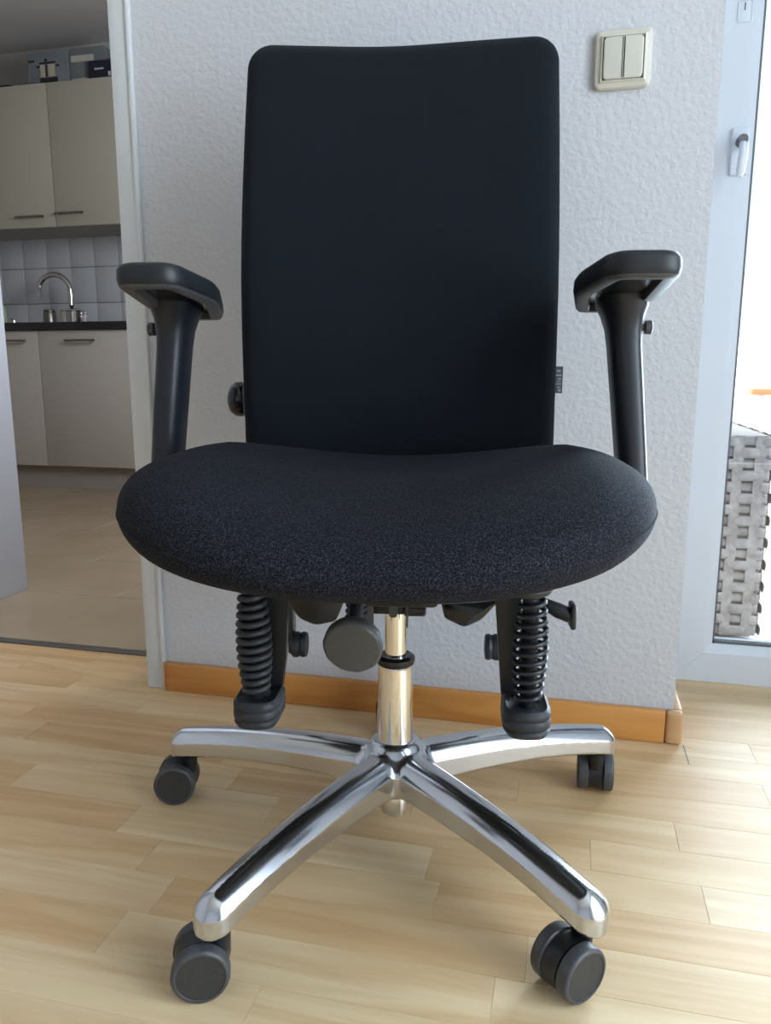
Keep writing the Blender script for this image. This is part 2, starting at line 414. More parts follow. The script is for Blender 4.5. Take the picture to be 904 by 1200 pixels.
# right part of the room shell
tag(box('wall_back_lintel', (0.94, 2.15, 0.28, 0.45, 2.16, 2.5), M['wall']), kind='structure')
bm = bmesh.new()
add_box(bm, 2.15, 2.30, -3.6, -2.15, 0, 2.5); add_box(bm, 2.15, 2.30, -0.55, 0.45, 0, 2.5)
add_box(bm, 2.15, 2.30, -2.15, -0.55, 0, 0.05); add_box(bm, 2.15, 2.30, -2.15, -0.55, 2.2, 2.5)
tag(from_bm('wall_right', bm, M['wall']), kind='structure')
tag(box('wall_front', (-1.85, 2.30, -3.75, -3.6, 0, 2.5), M['wall']), kind='structure')
tag(box('wall_left', (-1.85, -1.7, -3.75, 0.145, 0, 2.5), M['wall']), kind='structure')
tag(box('wall_back_left', (-3.35, -0.775, 0.0, 0.145, 0, 2.5), M['wall']), kind='structure')
tag(box('ceiling', (-1.85, 2.30, -3.75, 0.45, 2.5, 2.6), M['ceiling']), kind='structure')
win = empty('window_1', (2.15, -1.35, 1.125)); tag(win, kind='structure')
bm = bmesh.new()
for z0, z1, y0, y1 in ((-1.075, -.99, -.8, .8), (.99, 1.075, -.8, .8), (-1.075, 1.075, -.8, -.72), (-1.075, 1.075, .72, .8), (-1.075, 1.075, -.04, .04)):
    add_box(bm, 0.03, 0.09, y0, y1, z0, z1, bev=0.004)
from_bm('window_frame', bm, M['pvc'], win, True, autos=40)
box('pane', (0.055, 0.061, -.72, .72, -.99, .99), M['glass'], win)

# balcony door
dr = empty('door_1', (0.968, 0.28, 0.0)); tag(dr, kind='structure')
DW, DH = 0.80, 2.12
def frame_piece(name, x0, x1, z0, z1, side):
    # mitred sash member with a bevelled inner glazing bead
    wv = 0.062
    b = 0.012
    P = {'L': ([(0, 0), (wv, wv), (wv, DH - wv), (0, DH)]), 'R': ([(DW, DH), (DW - wv, DH - wv), (DW - wv, wv), (DW, 0)]),
         'B': ([(DW, 0), (DW - wv, wv), (wv, wv), (0, 0)]), 'T': ([(0, DH), (wv, DH - wv), (DW - wv, DH - wv), (DW, DH)])}[side]
    bm = bmesh.new()
    f = [bm.verts.new((p[0], 0.0, p[1])) for p in P]; g = [bm.verts.new((p[0], 0.07, p[1])) for p in P]
    bm.faces.new(f); bm.faces.new(g[::-1])
    for i in range(4): bm.faces.new((f[i], f[(i + 1) % 4], g[(i + 1) % 4], g[i]))
    bmesh.ops.recalc_face_normals(bm, faces=bm.faces)
    bmesh.ops.bevel(bm, geom=list(bm.edges), offset=0.0008, segments=1, affect='EDGES')
    return from_bm(name, bm, M['pvc'], dr)
for s in 'LRBT': frame_piece('sash_member', 0, 0, 0, 0, s)
bm = bmesh.new()     # sloped glazing bead
w0, w1 = 0.062, 0.078
q0 = [(w0, w0), (DW - w0, w0), (DW - w0, DH - w0), (w0, DH - w0)]; q1 = [(w1, w1), (DW - w1, w1), (DW - w1, DH - w1), (w1, DH - w1)]
rs = [[(x, 0.001, z) for x, z in q0], [(x, 0.012, z) for x, z in q1], [(x, 0.045, z) for x, z in q1], [(x, 0.045, z) for x, z in q0]]
vsx = [[bm.verts.new(p) for p in r] for r in rs]
for i in range(4):
    for j in range(4): bm.faces.new((vsx[i][j], vsx[i][(j + 1) % 4], vsx[(i + 1) % 4][(j + 1) % 4], vsx[(i + 1) % 4][j]))
from_bm('glazing_bead', bm, M['pvc'], dr)
bm = bmesh.new()
for x0, x1, z0, z1 in ((w1, w1 + .004, w1, DH - w1), (DW - w1 - .004, DW - w1, w1, DH - w1), (w1, DW - w1, w1, w1 + .005), (w1, DW - w1, DH - w1 - .004, DH - w1)):
    add_box(bm, x0, x1, 0.014, 0.040, z0, z1)
from_bm('gasket', bm, M['gasket'], dr)
box('pane', (w1, DW - w1, 0.022, 0.028, w1, DH - w1), M['glass'], dr)
box('threshold', (-0.03, DW + 0.03, 0.006, 0.14, 0.0, 0.012), M['gasket'], dr)
hd = empty('door_handle', (0.054, 0.0, 1.008), parent=dr)
hm = from_bm('rose', (lambda b: (add_box(b, -.015, .015, -.007, 0.0, -.050, .030, bev=.003, seg=3), b)[1])(bmesh.new()), M['pvc'], hd, True, autos=40)
lathe('spindle', [(.003, -.032), (.008, -.031), (.009, -.026), (.009, -.007), (.008, -.006)], M['gasket'], hd, 20, 'Y', (0, 0, .004))
rings('lever', tube_mesh([(0, -.028, -.004), (0, -.036, -.008), (0, -.040, -.022), (-.003, -.042, -.050), (-.004, -.040, -.060)], [.006, .0075, .0075, .007, .005], 12), M['pvc'], hd)
mp_ = empty('strike_plate', (0.045, 0.0, 1.225), parent=dr)
box('plate', (-.011, .011, -.0010, 0, -.017, .017), M['pvc'], mp_, bev=.002)
box('slot', (-.001, .001, -.0016, -.0008, .002, .014), M['gasket'], mp_)
# second, fixed pane to the right of the door
w2 = empty('window_2', (1.80, 0.28, 0.0)); tag(w2, kind='structure')
bm = bmesh.new()
for x0, x1, z0, z1 in ((0, .06, 0, 2.16), (.28, .345, 0, 2.16), (0, .345, 0, .08), (0, .345, 2.08, 2.16)): add_box(bm, x0, x1, 0.0, 0.07, z0, z1, bev=.003)
from_bm('window_frame', bm, M['pvc'], w2, True, autos=40)
box('pane', (.06, .28, .03, .036, .08, 2.08), M['glass'], w2)

# light switch
sw = empty('light_switch', (0.803, 0.0, 1.067)); tag(sw, 'cream square double rocker light switch on the textured white wall', 'light switch')
op = round_poly([(-.0405, -.0405), (.0405, -.0405), (.0405, .0405), (-.0405, .0405)], .011, 8)
rings('switch_frame', mapped(op, [(0, 0), (0, .006), (.0015, .0085), (.0030, .0095), (.0080, .0093), (.0085, .0098), (.0095, .0122), (.0105, .0125), (.0113, .0115), (.0115, .004)], lambda u, v, h: (u, -h, v)), M['switch_rim'], sw, autos=50)
ip = round_poly([(-.0292, -.0292), (.0292, -.0292), (.0292, .0292), (-.0292, .0292)], .008, 6)
rings('switch_gap', mapped(ip, [(0, .003), (0, .0065)], lambda u, v, h: (u, -h, v)), M['switch_gap'], sw)
for s in (-1, 1):
    hp = round_poly([(-.0139, -.0284), (.0139, -.0284), (.0139, .0284), (-.0139, .0284)], [.007, .0008, .0008, .007] if s < 0 else [.0008, .007, .007, .0008], 5)
    rings('rocker', mapped(hp, [(0, .005), (0, .0125), (.0006, .0134), (.002, .0137)], lambda u, v, h, s=s: (u + s * .01415, -h - max(0, v) * .04, v)), M['switch'], sw)

# ================================================================== THE KITCHEN
kf = tag(empty('floor_kitchen'), kind='structure')
box('grout_bed', (-3.2, 0.3, 0.163, 2.80, -0.05, -0.0022), M['grout'], kf)
th = box('threshold_strip', (-0.775, -0.02, 0.142, 0.166, -0.0, 0.0035), M['threshold'], None, bev=.001); th.name = 'trim_3'; tag(th, kind='structure')
box('subfloor', (-0.80, 0.0, 0.10, 0.166, -0.05, -0.0045), M['gasket'], fl)
r_ = 0; y = 0.167
while y < 2.75:
    x = -3.15 + (0.3 if r_ % 2 else 0)
    if x > -3.15:
        box('tile', (-3.15, x - .003, y, y + .352, -.01, 0), M['tile'], kf, bev=.0012, seg=1)
    while x < 0.3:
        box('tile', (x, x + .597, y, y + .352, -.01, 0), M['tile'], kf, bev=.0012, seg=1); x += .60
    y += .355; r_ += 1
tag(box('wall_kitchen_back', (-3.2, 0.45, 2.76, 2.9, 0, 2.34), M['kitchen_paint']), kind='structure')
tag(box('wall_kitchen_right', (-0.60, 0.3, 2.0, 2.76, 0, 2.34), M['kitchen_paint']), kind='structure')
tag(box('wall_kitchen_left', (-3.35, -3.2, 0.1, 2.9, 0, 2.34), M['kitchen_paint']), kind='structure')
bm = bmesh.new()
for y0, y1, z0, z1 in ((0.145, .55, 0, 2.34), (1.35, 2.76, 0, 2.34), (.55, 1.35, 0, 1.1), (.55, 1.35, 1.9, 2.34)): add_box(bm, 0.3, 0.45, y0, y1, z0, z1)
tag(from_bm('wall_kitchen_side', bm, M['kitchen_paint']), kind='structure')
wk = empty('window_added', (0.3, .95, 1.5)); tag(wk, kind='structure')  # unseen window, made up to bring side light into the kitchen
bm = bmesh.new()
for y0, y1, z0, z1 in ((-.40, -.35, -.40, .40), (.35, .40, -.40, .40), (-.40, .40, -.40, -.35), (-.40, .40, .35, .40)): add_box(bm, .03, .09, y0, y1, z0, z1, bev=.003)
from_bm('window_frame', bm, M['pvc'], wk, True, autos=40); box('pane', (.055, .061, -.35, .35, -.35, .35), M['glass'], wk)
tag(box('ceiling_kitchen', (-3.35, 0.45, 0.145, 2.9, 2.34, 2.45), M['ceiling']), kind='structure')
tag(box('wall_passage', (-0.90, -0.737, 0.0, 0.534, 0, 2.5), M['partition'], bev=.002), kind='structure')
# wall tiles
wt = tag(empty('wall_tiling'), kind='structure'); wt.name = 'trim_4'
box('grout_bed', (-3.0, -.67, 2.752, 2.76, .80, 1.40), M['grout'], wt)
tm = None
for i in range(15):
    for j in range(3):
        x = -2.995 + .1545 * i; z = .7935 + .197 * j
        if tm is None:
            o = box('tile', (0, .1515, 2.744, 2.7525, 0, .194), M['walltile'], wt, bev=.002, seg=2); tm = o.data; o.location = (x, 0, z)
        else:
            o = bpy.data.objects.new('tile', tm); C.objects.link(o); o.parent = wt; o.location = (x, 0, z)

def bar_handle(parent, x0, x1, y, z):
    bm = bmesh.new(); add_box(bm, x0, x1, y - .030, y - .022, z - .005, z + .005, bev=.002)
    add_box(bm, x0 + .015, x0 + .023, y - .024, y, z - .004, z + .004); add_box(bm, x1 - .023, x1 - .015, y - .024, y, z - .004, z + .004)
    return from_bm('handle', bm, M['brushed'], parent, True, autos=40)
def cabinet(name, label, group, x0, x1, yf, z0, z1, front, hx0, hx1, hz, depth, fn='door'):
    t = empty(name, (x0, yf, z0)); tag(t, label, 'cabinet', group); W = x1 - x0; H = z1 - z0
    box('body', (0.0, W, 0.020, depth, 0, H), M['carcass'], t)
    d = box(fn, (0.0015, W - .0015, 0, 0.019, 0.0015, H - .0015), front, t, bev=.0015)
    if hx0 is not None: bar_handle(d, hx0 - x0, hx1 - x0, 0, hz - z0)
    return t
cabinet('wall_cabinet', 'cream wall cabinet above the tap, with its bar handle at lower right', 'cream wall cabinets', -2.512, -1.912, 2.42, 1.347, 2.044, M['cream'], -2.139, -1.968, 1.40, .34)
cabinet('wall_cabinet', 'cream wall cabinet right of the door seam, closest to the white passage casing', 'cream wall cabinets', -1.911, -1.311, 2.42, 1.347, 2.044, M['cream'], -1.901, -1.731, 1.41, .34)
cabinet('wall_cabinet', 'cream wall cabinet farthest left, mostly out of view', 'cream wall cabinets', -3.112, -2.513, 2.42, 1.347, 2.044, M['cream'], -2.70, -2.53, 1.40, .34)
cabinet('base_cabinet', 'beige base cabinet beside the white partition, left of the wide door front', 'beige base cabinets', -2.485, -1.886, 2.17, .12, .809, M['cream_low'], -2.115, -1.945, .757, .575)
cabinet('base_cabinet', 'wide beige base cabinet front below the steel pot, handle at its top centre', 'beige base cabinets', -1.885, -1.290, 2.17, .12, .809, M['cream_low'], -1.718, -1.548, .757, .575)
cabinet('base_cabinet', 'beige base cabinet farthest left behind the white partition', 'beige base cabinets', -3.085, -2.486, 2.17, .12, .809, M['cream_low'], -2.70, -2.53, .757, .575)
cabinet('base_cabinet', 'beige base cabinet hidden right of the wide front, behind the wall end', 'beige base cabinets', -1.284, -.61, 2.17, .12, .809, M['cream_low'], -1.1, -.9, .757, .575)
ph = box('plinth', (-3.085, -.61, 2.215, 2.235, 0, .12), M['plinth']); tag(ph, 'beige plinth board under the base cabinets', 'plinth')
wt_ = empty('worktop', (-3.09, 2.15, .811)); tag(wt_, 'dark stone worktop running over the beige base cabinets', 'worktop')
box('slab', (0, 2.48, 0, .595, 0, .036), M['worktop'], wt_, bev=.003)
box('upstand', (2.465, 2.48, .02, .595, .0362, .10), M['worktop'], wt_, bev=.002)
sk = empty('sink', (-2.20, 2.40, .848)); tag(sk, 'stainless inset sink bowl in the dark worktop by the tap', 'sink')
rings('bowl_rim', mapped(round_poly([(-.19, -.17), (.19, -.17), (.19, .17), (-.19, .17)], .05, 6), [(0, 0), (.002, .003), (.012, .003), (.016, .001), (.03, -.0005)], lambda u, v, h: (u, v, h)), M['steel'], sk)
# tap
tp = empty('tap', (-1.953, 2.56, .848)); tag(tp, 'chrome swan-neck kitchen tap arching over the worktop against the tiles', 'tap')
lathe('tap_base', [(.024, 0), (.024, .004), (.020, .008), (.018, .06), (.012, .066)], M['steel'], tp, 24)
pts = [(0, 0, .05), (0, 0, .14)]
for k in range(13):
    a = math.pi * k / 12 * 1.02; pts.append((-.093 + .093 * math.cos(a), -.02 * (1 - math.cos(a)) / 2, .185 + .093 * math.sin(a)))
pts.append((-.188, -.02, .155))
tube('spout', pts, .0145, M['steel'], tp, 14)
tube('tap_lever', [(0, -.015, .05), (.03, -.03, .062), (.065, -.04, .07)], .005, M['steel'], tp, 8)
sc_ = lathe('sink_plug', [(.018, 0), (.022, .006), (.020, .020), (.010, .028), (.004, .029)], M['steel'], None, 20, loc=(-2.125, 2.30, .848)); tag(sc_, 'small round chrome knob standing on the worktop below the tap spout', 'knob')
# pots beside the tap
pt = empty('saucepan', (-1.86, 2.43, .848)); tag(pt, 'shiny steel saucepan with lid on the worktop right of the tap', 'pot')
lathe('pan_body', [(.055, 0), (.060, .004), (.061, .068), (.063, .070), (.058, .0705)], M['steel'], pt, 32)
lathe('lid', [(.063, .0708), (.060, .076), (.035, .084), (.010, .086)], M['steel'], pt, 32)
lathe('lid_knob', [(.006, .0862), (.006, .093), (.012, .097), (.010, .102)], M['plastic'], pt, 16)
tube('handle', [(.058, 0, .058), (.075, 0, .060), (.078, 0, .045), (.060, 0, .040)], .004, M['steel'], pt, 8)
gj = empty('glass_jar', (-1.985, 2.41, .848)); tag(gj, 'small dull steel canister on the worktop, left of the shiny saucepan', 'canister')
lathe('jar_body', [(.030, 0), (.033, .004), (.033, .06), (.028, .068)], M['brushed'], gj, 24)
lathe('lid', [(.030, .0685), (.031, .076), (.027, .080)], M['brushed'], gj, 24)
cupp = lathe('salt_shaker', [(.012, 0), (.013, .003), (.011, .035), (.008, .040)], M['print_white'], None, 16, loc=(-1.755, 2.38, .848)); tag(cupp, 'tiny pale shaker on the worktop right of the saucepan', 'shaker')
gb = lathe('bottle', [(.022, 0), (.026, .006), (.026, .07), (.012, .09), (.012, .105)], M['green'], None, 20, loc=(-2.115, 2.20, .848)); tag(gb, 'pale green bottle on the worktop at the left edge of the photo', 'bottle')

# things on top of the wall cabinets
ZT = 2.0445
b1 = empty('carton', (-2.036, 2.46, ZT)); tag(b1, 'pale blue-grey carton with a printed steel pot, on top of the wall cabinets', 'box', 'boxes on the wall cabinets')
box('carton_body', (0, .232, 0, .22, 0, .158), M['card'], b1, bev=.001)
bm = bmesh.new()
for x0, x1, z0, z1, mi in ((.072, .098, .040, .098, 0), (.104, .112, .040, .098, 1), (.118, .156, .040, .098, 0), (.066, .170, .004, .036, 1), (.068, .162, .100, .110, 1),
                           (.050, .068, .084, .094, 1), (.164, .182, .084, .094, 1), (.098, .114, .112, .124, 1), (.004, .040, .112, .122, 1), (.0, .016, .02, .1, 2)):
    add_box(bm, x0, x1, -.0012, -.0002, z0, z1, mi=mi)
from_bm('pot_print', bm, [M['print_steel'], M['print_dark'], M['card2']], b1)
b2 = empty('carton', (-1.800, 2.47, ZT)); tag(b2, 'grey-green carton with faded print, between the pot carton and the navy box', 'box', 'boxes on the wall cabinets')
box('carton_body', (0, .20, 0, .20, 0, .163), M['card2'], b2, bev=.001)
box('print_band', (.01, .14, -.0012, -.0002, .098, .128), M['carcass'], b2); box('print_band', (.01, .10, -.0012, -.0002, .015, .022), M['carcass'], b2)
b3 = empty('carton', (-1.675, 2.44, ZT)); tag(b3, 'small navy box with a white mark on the wall cabinets, by the passage casing', 'box', 'boxes on the wall cabinets')
box('carton_body', (.0, .17, 0, .025, 0.0, .085), M['navy'], b3, bev=.001)
box('white_mark', (.035, .085, -.0012, -.0002, .042, .050), M['print_white'], b3); box('white_mark', (.11, .125, -.0012, -.0002, .010, .03), M['print_white'], b3)
b4 = empty('tray', (-2.24, 2.46, ZT)); tag(b4, 'dark flat tray on top of the wall cabinets at the left photo edge', 'tray')
rings('tray_body', mapped(round_poly([(-.14, 0), (.10, 0), (.10, .2), (-.14, .2)], .03), [(.02, 0), (0, .02), (.003, .021), (.022, .004)], lambda u, v, h: (u, v, h)), M['print_dark'], b4)

# ================================================================== TERRACE
tf = tag(box('floor_terrace', (0.45, 4.5, 0.45, 4.2, -.22, -.12), M['terrace']), kind='structure')
pw = empty('parapet', (0.3, 4.0, -.12)); tag(pw, 'white terrace parapet with an orange wooden rail beyond the balcony door', 'parapet')
box('parapet_wall', (0, 4.2, 0, .12, 0, .55), M['parapet'], pw); box('rail', (1.55, 4.2, -.02, .14, .575, .612), M['orange'], pw, bev=.004)
for k in range(6): box('rail_post', (1.6 + k * .5, 1.64 + k * .5, .04, .08, .55, .575), M['parapet'], pw)
# woven armchair
wc = empty('wicker_armchair', (0.60, .90, -.12)); tag(wc, 'low grey-beige woven rattan armchair on the terrace behind the balcony door glass', 'armchair')
def woven(parent, x0, y0, x1, y1, z0, z1, nst, rows, out):
    """flat rattan bands woven over stakes, front face along (x0,y0)-(x1,y1); every band a part"""
    L = math.hypot(x1 - x0, y1 - y0); ux, uy = (x1 - x0) / L, (y1 - y0) / L; nx, ny = out
    bh = (z1 - z0) / rows
    for r in range(rows):
        za = z0 + r * bh + bh * .04; zb = z0 + (r + 1) * bh - bh * .04; npt = nst * 8 + 1; vs, fs = [], []
        hgt = (zb - za)
        for k in range(npt):
            s = k / (npt - 1) * L; ph = math.cos(math.pi * (s / L * nst + r)); off = .009 + .0045 * max(-.9, min(.9, ph * 1.6))
            for zz, oo in ((za, off - .002), (za + hgt * .3, off + .001), (zb - hgt * .3, off + .001), (zb, off - .002)):
                vs.append((x0 + ux * s + nx * oo, y0 + uy * s + ny * oo, zz))
        for k in range(npt - 1):
            for q in range(3): fs.append((k * 4 + q, (k + 1) * 4 + q, (k + 1) * 4 + q + 1, k * 4 + q + 1))
        me = bpy.data.meshes.new('band'); me.from_pydata(vs, [], fs); o = link('band', me, M['wicker'], parent, True)
        md = o.modifiers.new('s', 'SOLIDIFY'); md.thickness = .002
    for k in range(nst):
        s = (k + .5) / nst * L; cx, cy = x0 + ux * s + nx * .009, y0 + uy * s + ny * .009; hw = L / nst * .24
        bm = bmesh.new(); add_box(bm, -hw, hw, -.002, .002, z0, z1)
        mt = Matrix.Translation((cx, cy, 0)) @ Matrix.Rotation(math.atan2(uy, ux), 4, 'Z')
        for v in bm.verts: v.co = mt @ v.co
        from_bm('stake', bm, M['wicker'], parent)
def wbox(name, x0, x1, y0, y1, z0, z1, n1, n2, rows):
    p = box(name, (x0, x1, y0, y1, z0, z1), M['wicker_dark'], wc, bev=.01)
    woven(p, x0, y0, x1, y0, z0, z1, n1, rows, (0, -1)); woven(p, x1, y0, x1, y1, z0, z1, n2, rows, (1, 0)); woven(p, x0, y1, x0, y0, z0, z1, n2, rows, (-1, 0))
    return p
wbox('armrest', 0, .16, 0, .68, .02, .567, 3, 8, 18)
wbox('seat_base', .165, .50, .05, .60, .02, .28, 5, 6, 8)
wbox('armrest', .505, .665, 0, .68, .02, .567, 3, 8, 18)
wbox('backrest', 0, .665, .69, .80, .02, .567, 9, 3, 18)
rings('seat_cushion', mapped(round_poly([(.17, .06), (.495, .06), (.495, .66), (.17, .66)], .04), [(.02, .285), (0, .31), (0, .37), (.02, .40), (.06, .41)], lambda u, v, h: (u, v, h)), M['cushion'], wc)
# tied back curtain outside
ct = empty('tied_curtain', (1.15, 1.05, -.02)); tag(ct, 'pale blue tied-back curtain hanging outside the balcony door', 'curtain')
rs = []
for i in range(30):
    t = i / 29; z = .66 + (2.35 - .66) * t
    wd = .02 + .26 * (1 - math.exp(-t * 3.2)) ; ring = []
    for k in range(80):
        a = 2 * math.pi * k / 80; fold = 1 + .16 * math.sin(9 * a) * min(1, t * 4)
        ring.append((wd * fold * math.cos(a) * 1.0 + .0, wd * fold * math.sin(a) * .35, z))
    rs.append(ring)
rings('drape', rs, M['curtain'], ct)
lathe('tie_band', [(.030, .655), (.032, .665), (.030, .675)], M['cushion'], ct, 20)
box('curtain_rail', (-.30, .34, -.012, .012, 2.35, 2.38), M['parapet'], ct)
nh = box('neighbour_house', (1.6, 6, 9, 11, -1, 4.2), M['brick_far']); tag(nh, 'pale green rendered house beyond the terrace', 'house')
bm = bmesh.new()

# ================================================================== THE OFFICE CHAIR
ch = empty('office_chair', (0.545, -0.375, 0), R(9)); tag(ch, 'black fabric office swivel chair with polished five-star base on the beech floor', 'chair')

# --- star base: one casting, hub and five legs
A0 = -120.8
ANG = [R(A0 + 72 * k) for k in range(5)]
RT = 0.340
def base_sdf(P):
    x, y, z = P[:, 0], P[:, 1] - .009, P[:, 2]
    d = None
    for a in ANG:
        u = x * math.cos(a) + y * math.sin(a); v = -x * math.sin(a) + y * math.cos(a)
        t = np.clip(u / RT, 0, 1)
        hw = 0.0270 - 0.0055 * t
        top = 0.128 + 0.005 * np.sin(t * math.pi * .6) - 0.029 * t ** 2.4
        bot = 0.078 + 0.008 * np.sin(t * math.pi) - 0.013 * t ** 5
        zc = (top + bot) / 2; hh = (top - bot) / 2
        uc = np.clip(u, 0, RT - 0.021); dh = np.sqrt((u - uc) ** 2 + v * v) - hw
        dv = np.abs(z - zc) - hh
        rad = 0.0045 + 0.0205 / (1 + np.exp(-(z - zc) / 0.003))
        q1 = dh + rad; q2 = dv + rad
        dd = np.sqrt(np.maximum(q1, 0) ** 2 + np.maximum(q2, 0) ** 2) + np.minimum(np.maximum(q1, q2), 0) - rad
        d = dd if d is None else smin(d, dd, 0.016)
    r = np.sqrt(x * x + y * y)
    q1 = r - 0.031 + .008; q2 = np.abs(z - 0.105) - 0.031 + .008
    hub = np.sqrt(np.maximum(q1, 0) ** 2 + np.maximum(q2, 0) ** 2) + np.minimum(np.maximum(q1, q2), 0) - .008
    q1 = r - .0275 + .004; q2 = np.abs(z - .118) - .021 + .004
    boss = np.sqrt(np.maximum(q1, 0) ** 2 + np.maximum(q2, 0) ** 2) + np.minimum(np.maximum(q1, q2), 0) - .004
    return smin(smin(d, hub, 0.016), boss, .012) * 0.9
P, F, N = surface_net(base_sdf, (-.36, -.345, .056), (.36, .365, .146), 0.0030)
cen = P[F].mean(1); rr = np.hypot(cen[:, 0], cen[:, 1] - .009); aa = np.arctan2(cen[:, 1] - .009, cen[:, 0])
hubm = rr < 0.075
sb = np_obj('star_base', P, F[hubm], N, M['chrome'], ch)
for a in ANG:
    da = np.abs((aa - a + math.pi) % (2 * math.pi) - math.pi)
    np_obj('leg', P, F[(~hubm) & (da <= R(36))], N, M['chrome'], sb)

# --- casters
def caster(px, py, trail, tag_=None):
    """pivot at px,py; trail = direction (deg) from pivot to axle; wheels either side"""
    t = R(trail); dx, dy = math.cos(t), math.sin(t)
    e = empty('caster', (px, py, 0), t, ch)       # local x = trail direction, local y = axle
    off = .021
    # hood between the wheels: wraps the wheel's front half, open underneath
    rs = []; rw = .0308; hw = .0102
    prof = []
    for k in range(22):
        a = R(-38 + k * (262) / 21); prof.append((off + rw * math.cos(a), .0325 + rw * math.sin(a)))
    inner = [(off + (x - off) * .55, .0325 + (z - .0325) * .55) for x, z in prof[::-1]]
    loop = prof + inner
    rings('hood', [[(x, y_, z) for x, z in loop] for y_ in (-hw, hw)], M['plastic'], e, autos=30)
    lathe('stem', [(.011, .046), (.0125, .060), (.0125, .066), (.0135, .068), (.0135, .0735), (.006, .078)], M['plastic'], e, 20)
    lathe('axle', [(.005, -.022), (.005, .022)], M['plastic'], e, 12, 'Y', (off, 0, .0325))
    for s in (-1, 1):
        pr = [(.012, .0115), (.030, .0115), (.0325, .0135), (.0325, .0245), (.0315, .0272), (.0292, .0285), (.0276, .0284), (.0270, .0272), (.010, .0268), (.001, .0268)]
        lathe('wheel', [(r, s * h) for r, h in pr], [M['tread'], M['cap']], e, 48, 'Y', (off, 0, .0325), mis=[0, 0, 0, 0, 0, 0, 0, 1, 1], autos=50)
    e.scale = (.9, .9, .9)
    return e
pv = [(0.314 * math.cos(a), 0.009 + 0.314 * math.sin(a)) for a in ANG]
caster(*pv[0], 195)
caster(*pv[1], 217)
caster(*pv[2], 82)
caster(*pv[3], -80)
caster(*pv[4], 188)

# --- gas lift
lathe('column_sleeve', [(.0245, .136), (.0240, .150), (.0225, .240), (.0218, .244), (.016, .245)], M['steel'], ch, 48, o=(0, .009, 0))
lathe('collar', [(.0150, .2455), (.0240, .2455), (.0255, .249), (.0250, .254), (.0200, .257), (.0150, .2565)], M['plastic_gloss'], ch, 40, o=(0, .009, 0))
lathe('gas_piston', [(.0140, .2450), (.0140, .345)], M['steel'], ch, 40, o=(0, .009, 0))
lathe('column_foot', [(.014, .036), (.0185, .037), (.0190, .040), (.0190, .060), (.0175, .064), (.0175, .080)], M['steel'], ch, 40, o=(0, .009, 0))

# --- seat cushion
def superell(a, n=2.6):
    c, s = math.cos(a), math.sin(a)
    return math.copysign(abs(c) ** (2 / n), c), math.copysign(abs(s) ** (2 / n), s)
SC = (.000, -.115)
def seat_out(a):
    c, s = superell(a, 2.75)
    x = c * .266; y = s * .235
    if s < 0: x *= 1 + .00 * s; y = y * (1 + .02)
    else: x *= 1 - .10 * s * s          # narrows to the back
    return SC[0] + x, SC[1] + y
def seat_mid(x, y):
    yn = (y - SC[1]) / .235
    base = .472 + .018 * (x / .25) ** 2 + .006 * max(0, yn)
    fr = max(0, -yn - .15)
    return base - .024 * fr ** 1.6 * (1 - .5 * (x / .25) ** 2)
def build_seat():
    NA, NR = 96, 30; vs, fs = [], []
    def pt(i, j, top):
        rho = math.sin(math.pi / 2 * i / NR) ** .8; a = 2 * math.pi * j / NA
        ox, oy = seat_out(a); x = SC[0] + (ox - SC[0]) * rho; y = SC[1] + (oy - SC[1]) * rho
        h = (1 - rho ** 5.5) ** (1 / 2.15) if rho < 1 else 0
        z = seat_mid(x, y) + ((.036 + .020 * min(1, (x / .2) ** 2)) * h if top else -(.038 + .010 * min(1, (x / .2) ** 2)) * h)
        return (x, y, z)
    vs.append(pt(0, 0, True))
    for i in range(1, NR + 1): vs += [pt(i, j, True) for j in range(NA)]
    for i in range(NR - 1, 0, -1): vs += [pt(i, j, False) for j in range(NA)]
    vs.append(pt(0, 0, False)); tot = 2 * NR - 1
    for j in range(NA): fs.append((0, 1 + j, 1 + (j + 1) % NA))
    fs += [tuple(1 + k for k in f)[::-1] for f in grid_faces(tot, NA)]
    last = len(vs) - 1; o = 1 + (tot - 1) * NA
    for j in range(NA): fs.append((last, o + (j + 1) % NA, o + j))
    me = bpy.data.meshes.new('seat'); me.from_pydata(vs, [], fs)
    bm = bmesh.new(); bm.from_mesh(me); bmesh.ops.recalc_face_normals(bm, faces=bm.faces); bm.to_mesh(me); bm.free()
    return link('seat', me, M['fabric_seat'], ch, True)
seat = build_seat()
pts = []
for j in range(97):
    x, y = seat_out(2 * math.pi * j / 96); pts.append((SC[0] + (x - SC[0]) * 1.0, SC[1] + (y - SC[1]) * 1.0, seat_mid(x, y) - .001))
rings('seam', tube_mesh(pts, .0010, 6), M['fabric_seat'], seat, cap=False)
# shell under the seat
rs = []
for d, h in ((0, .446), (.010, .434), (.03, .416), (.06, .406)):
    rs.append([(SC[0] + (seat_out(2 * math.pi * j / 48)[0] - SC[0]) * (.74 - d * 1.4), SC[1] + .02 + (seat_out(2 * math.pi * j / 48)[1] - SC[1]) * (.74 - d * 1.4), h) for j in range(48)])
rings('seat_shell', rs, M['plastic'], ch)

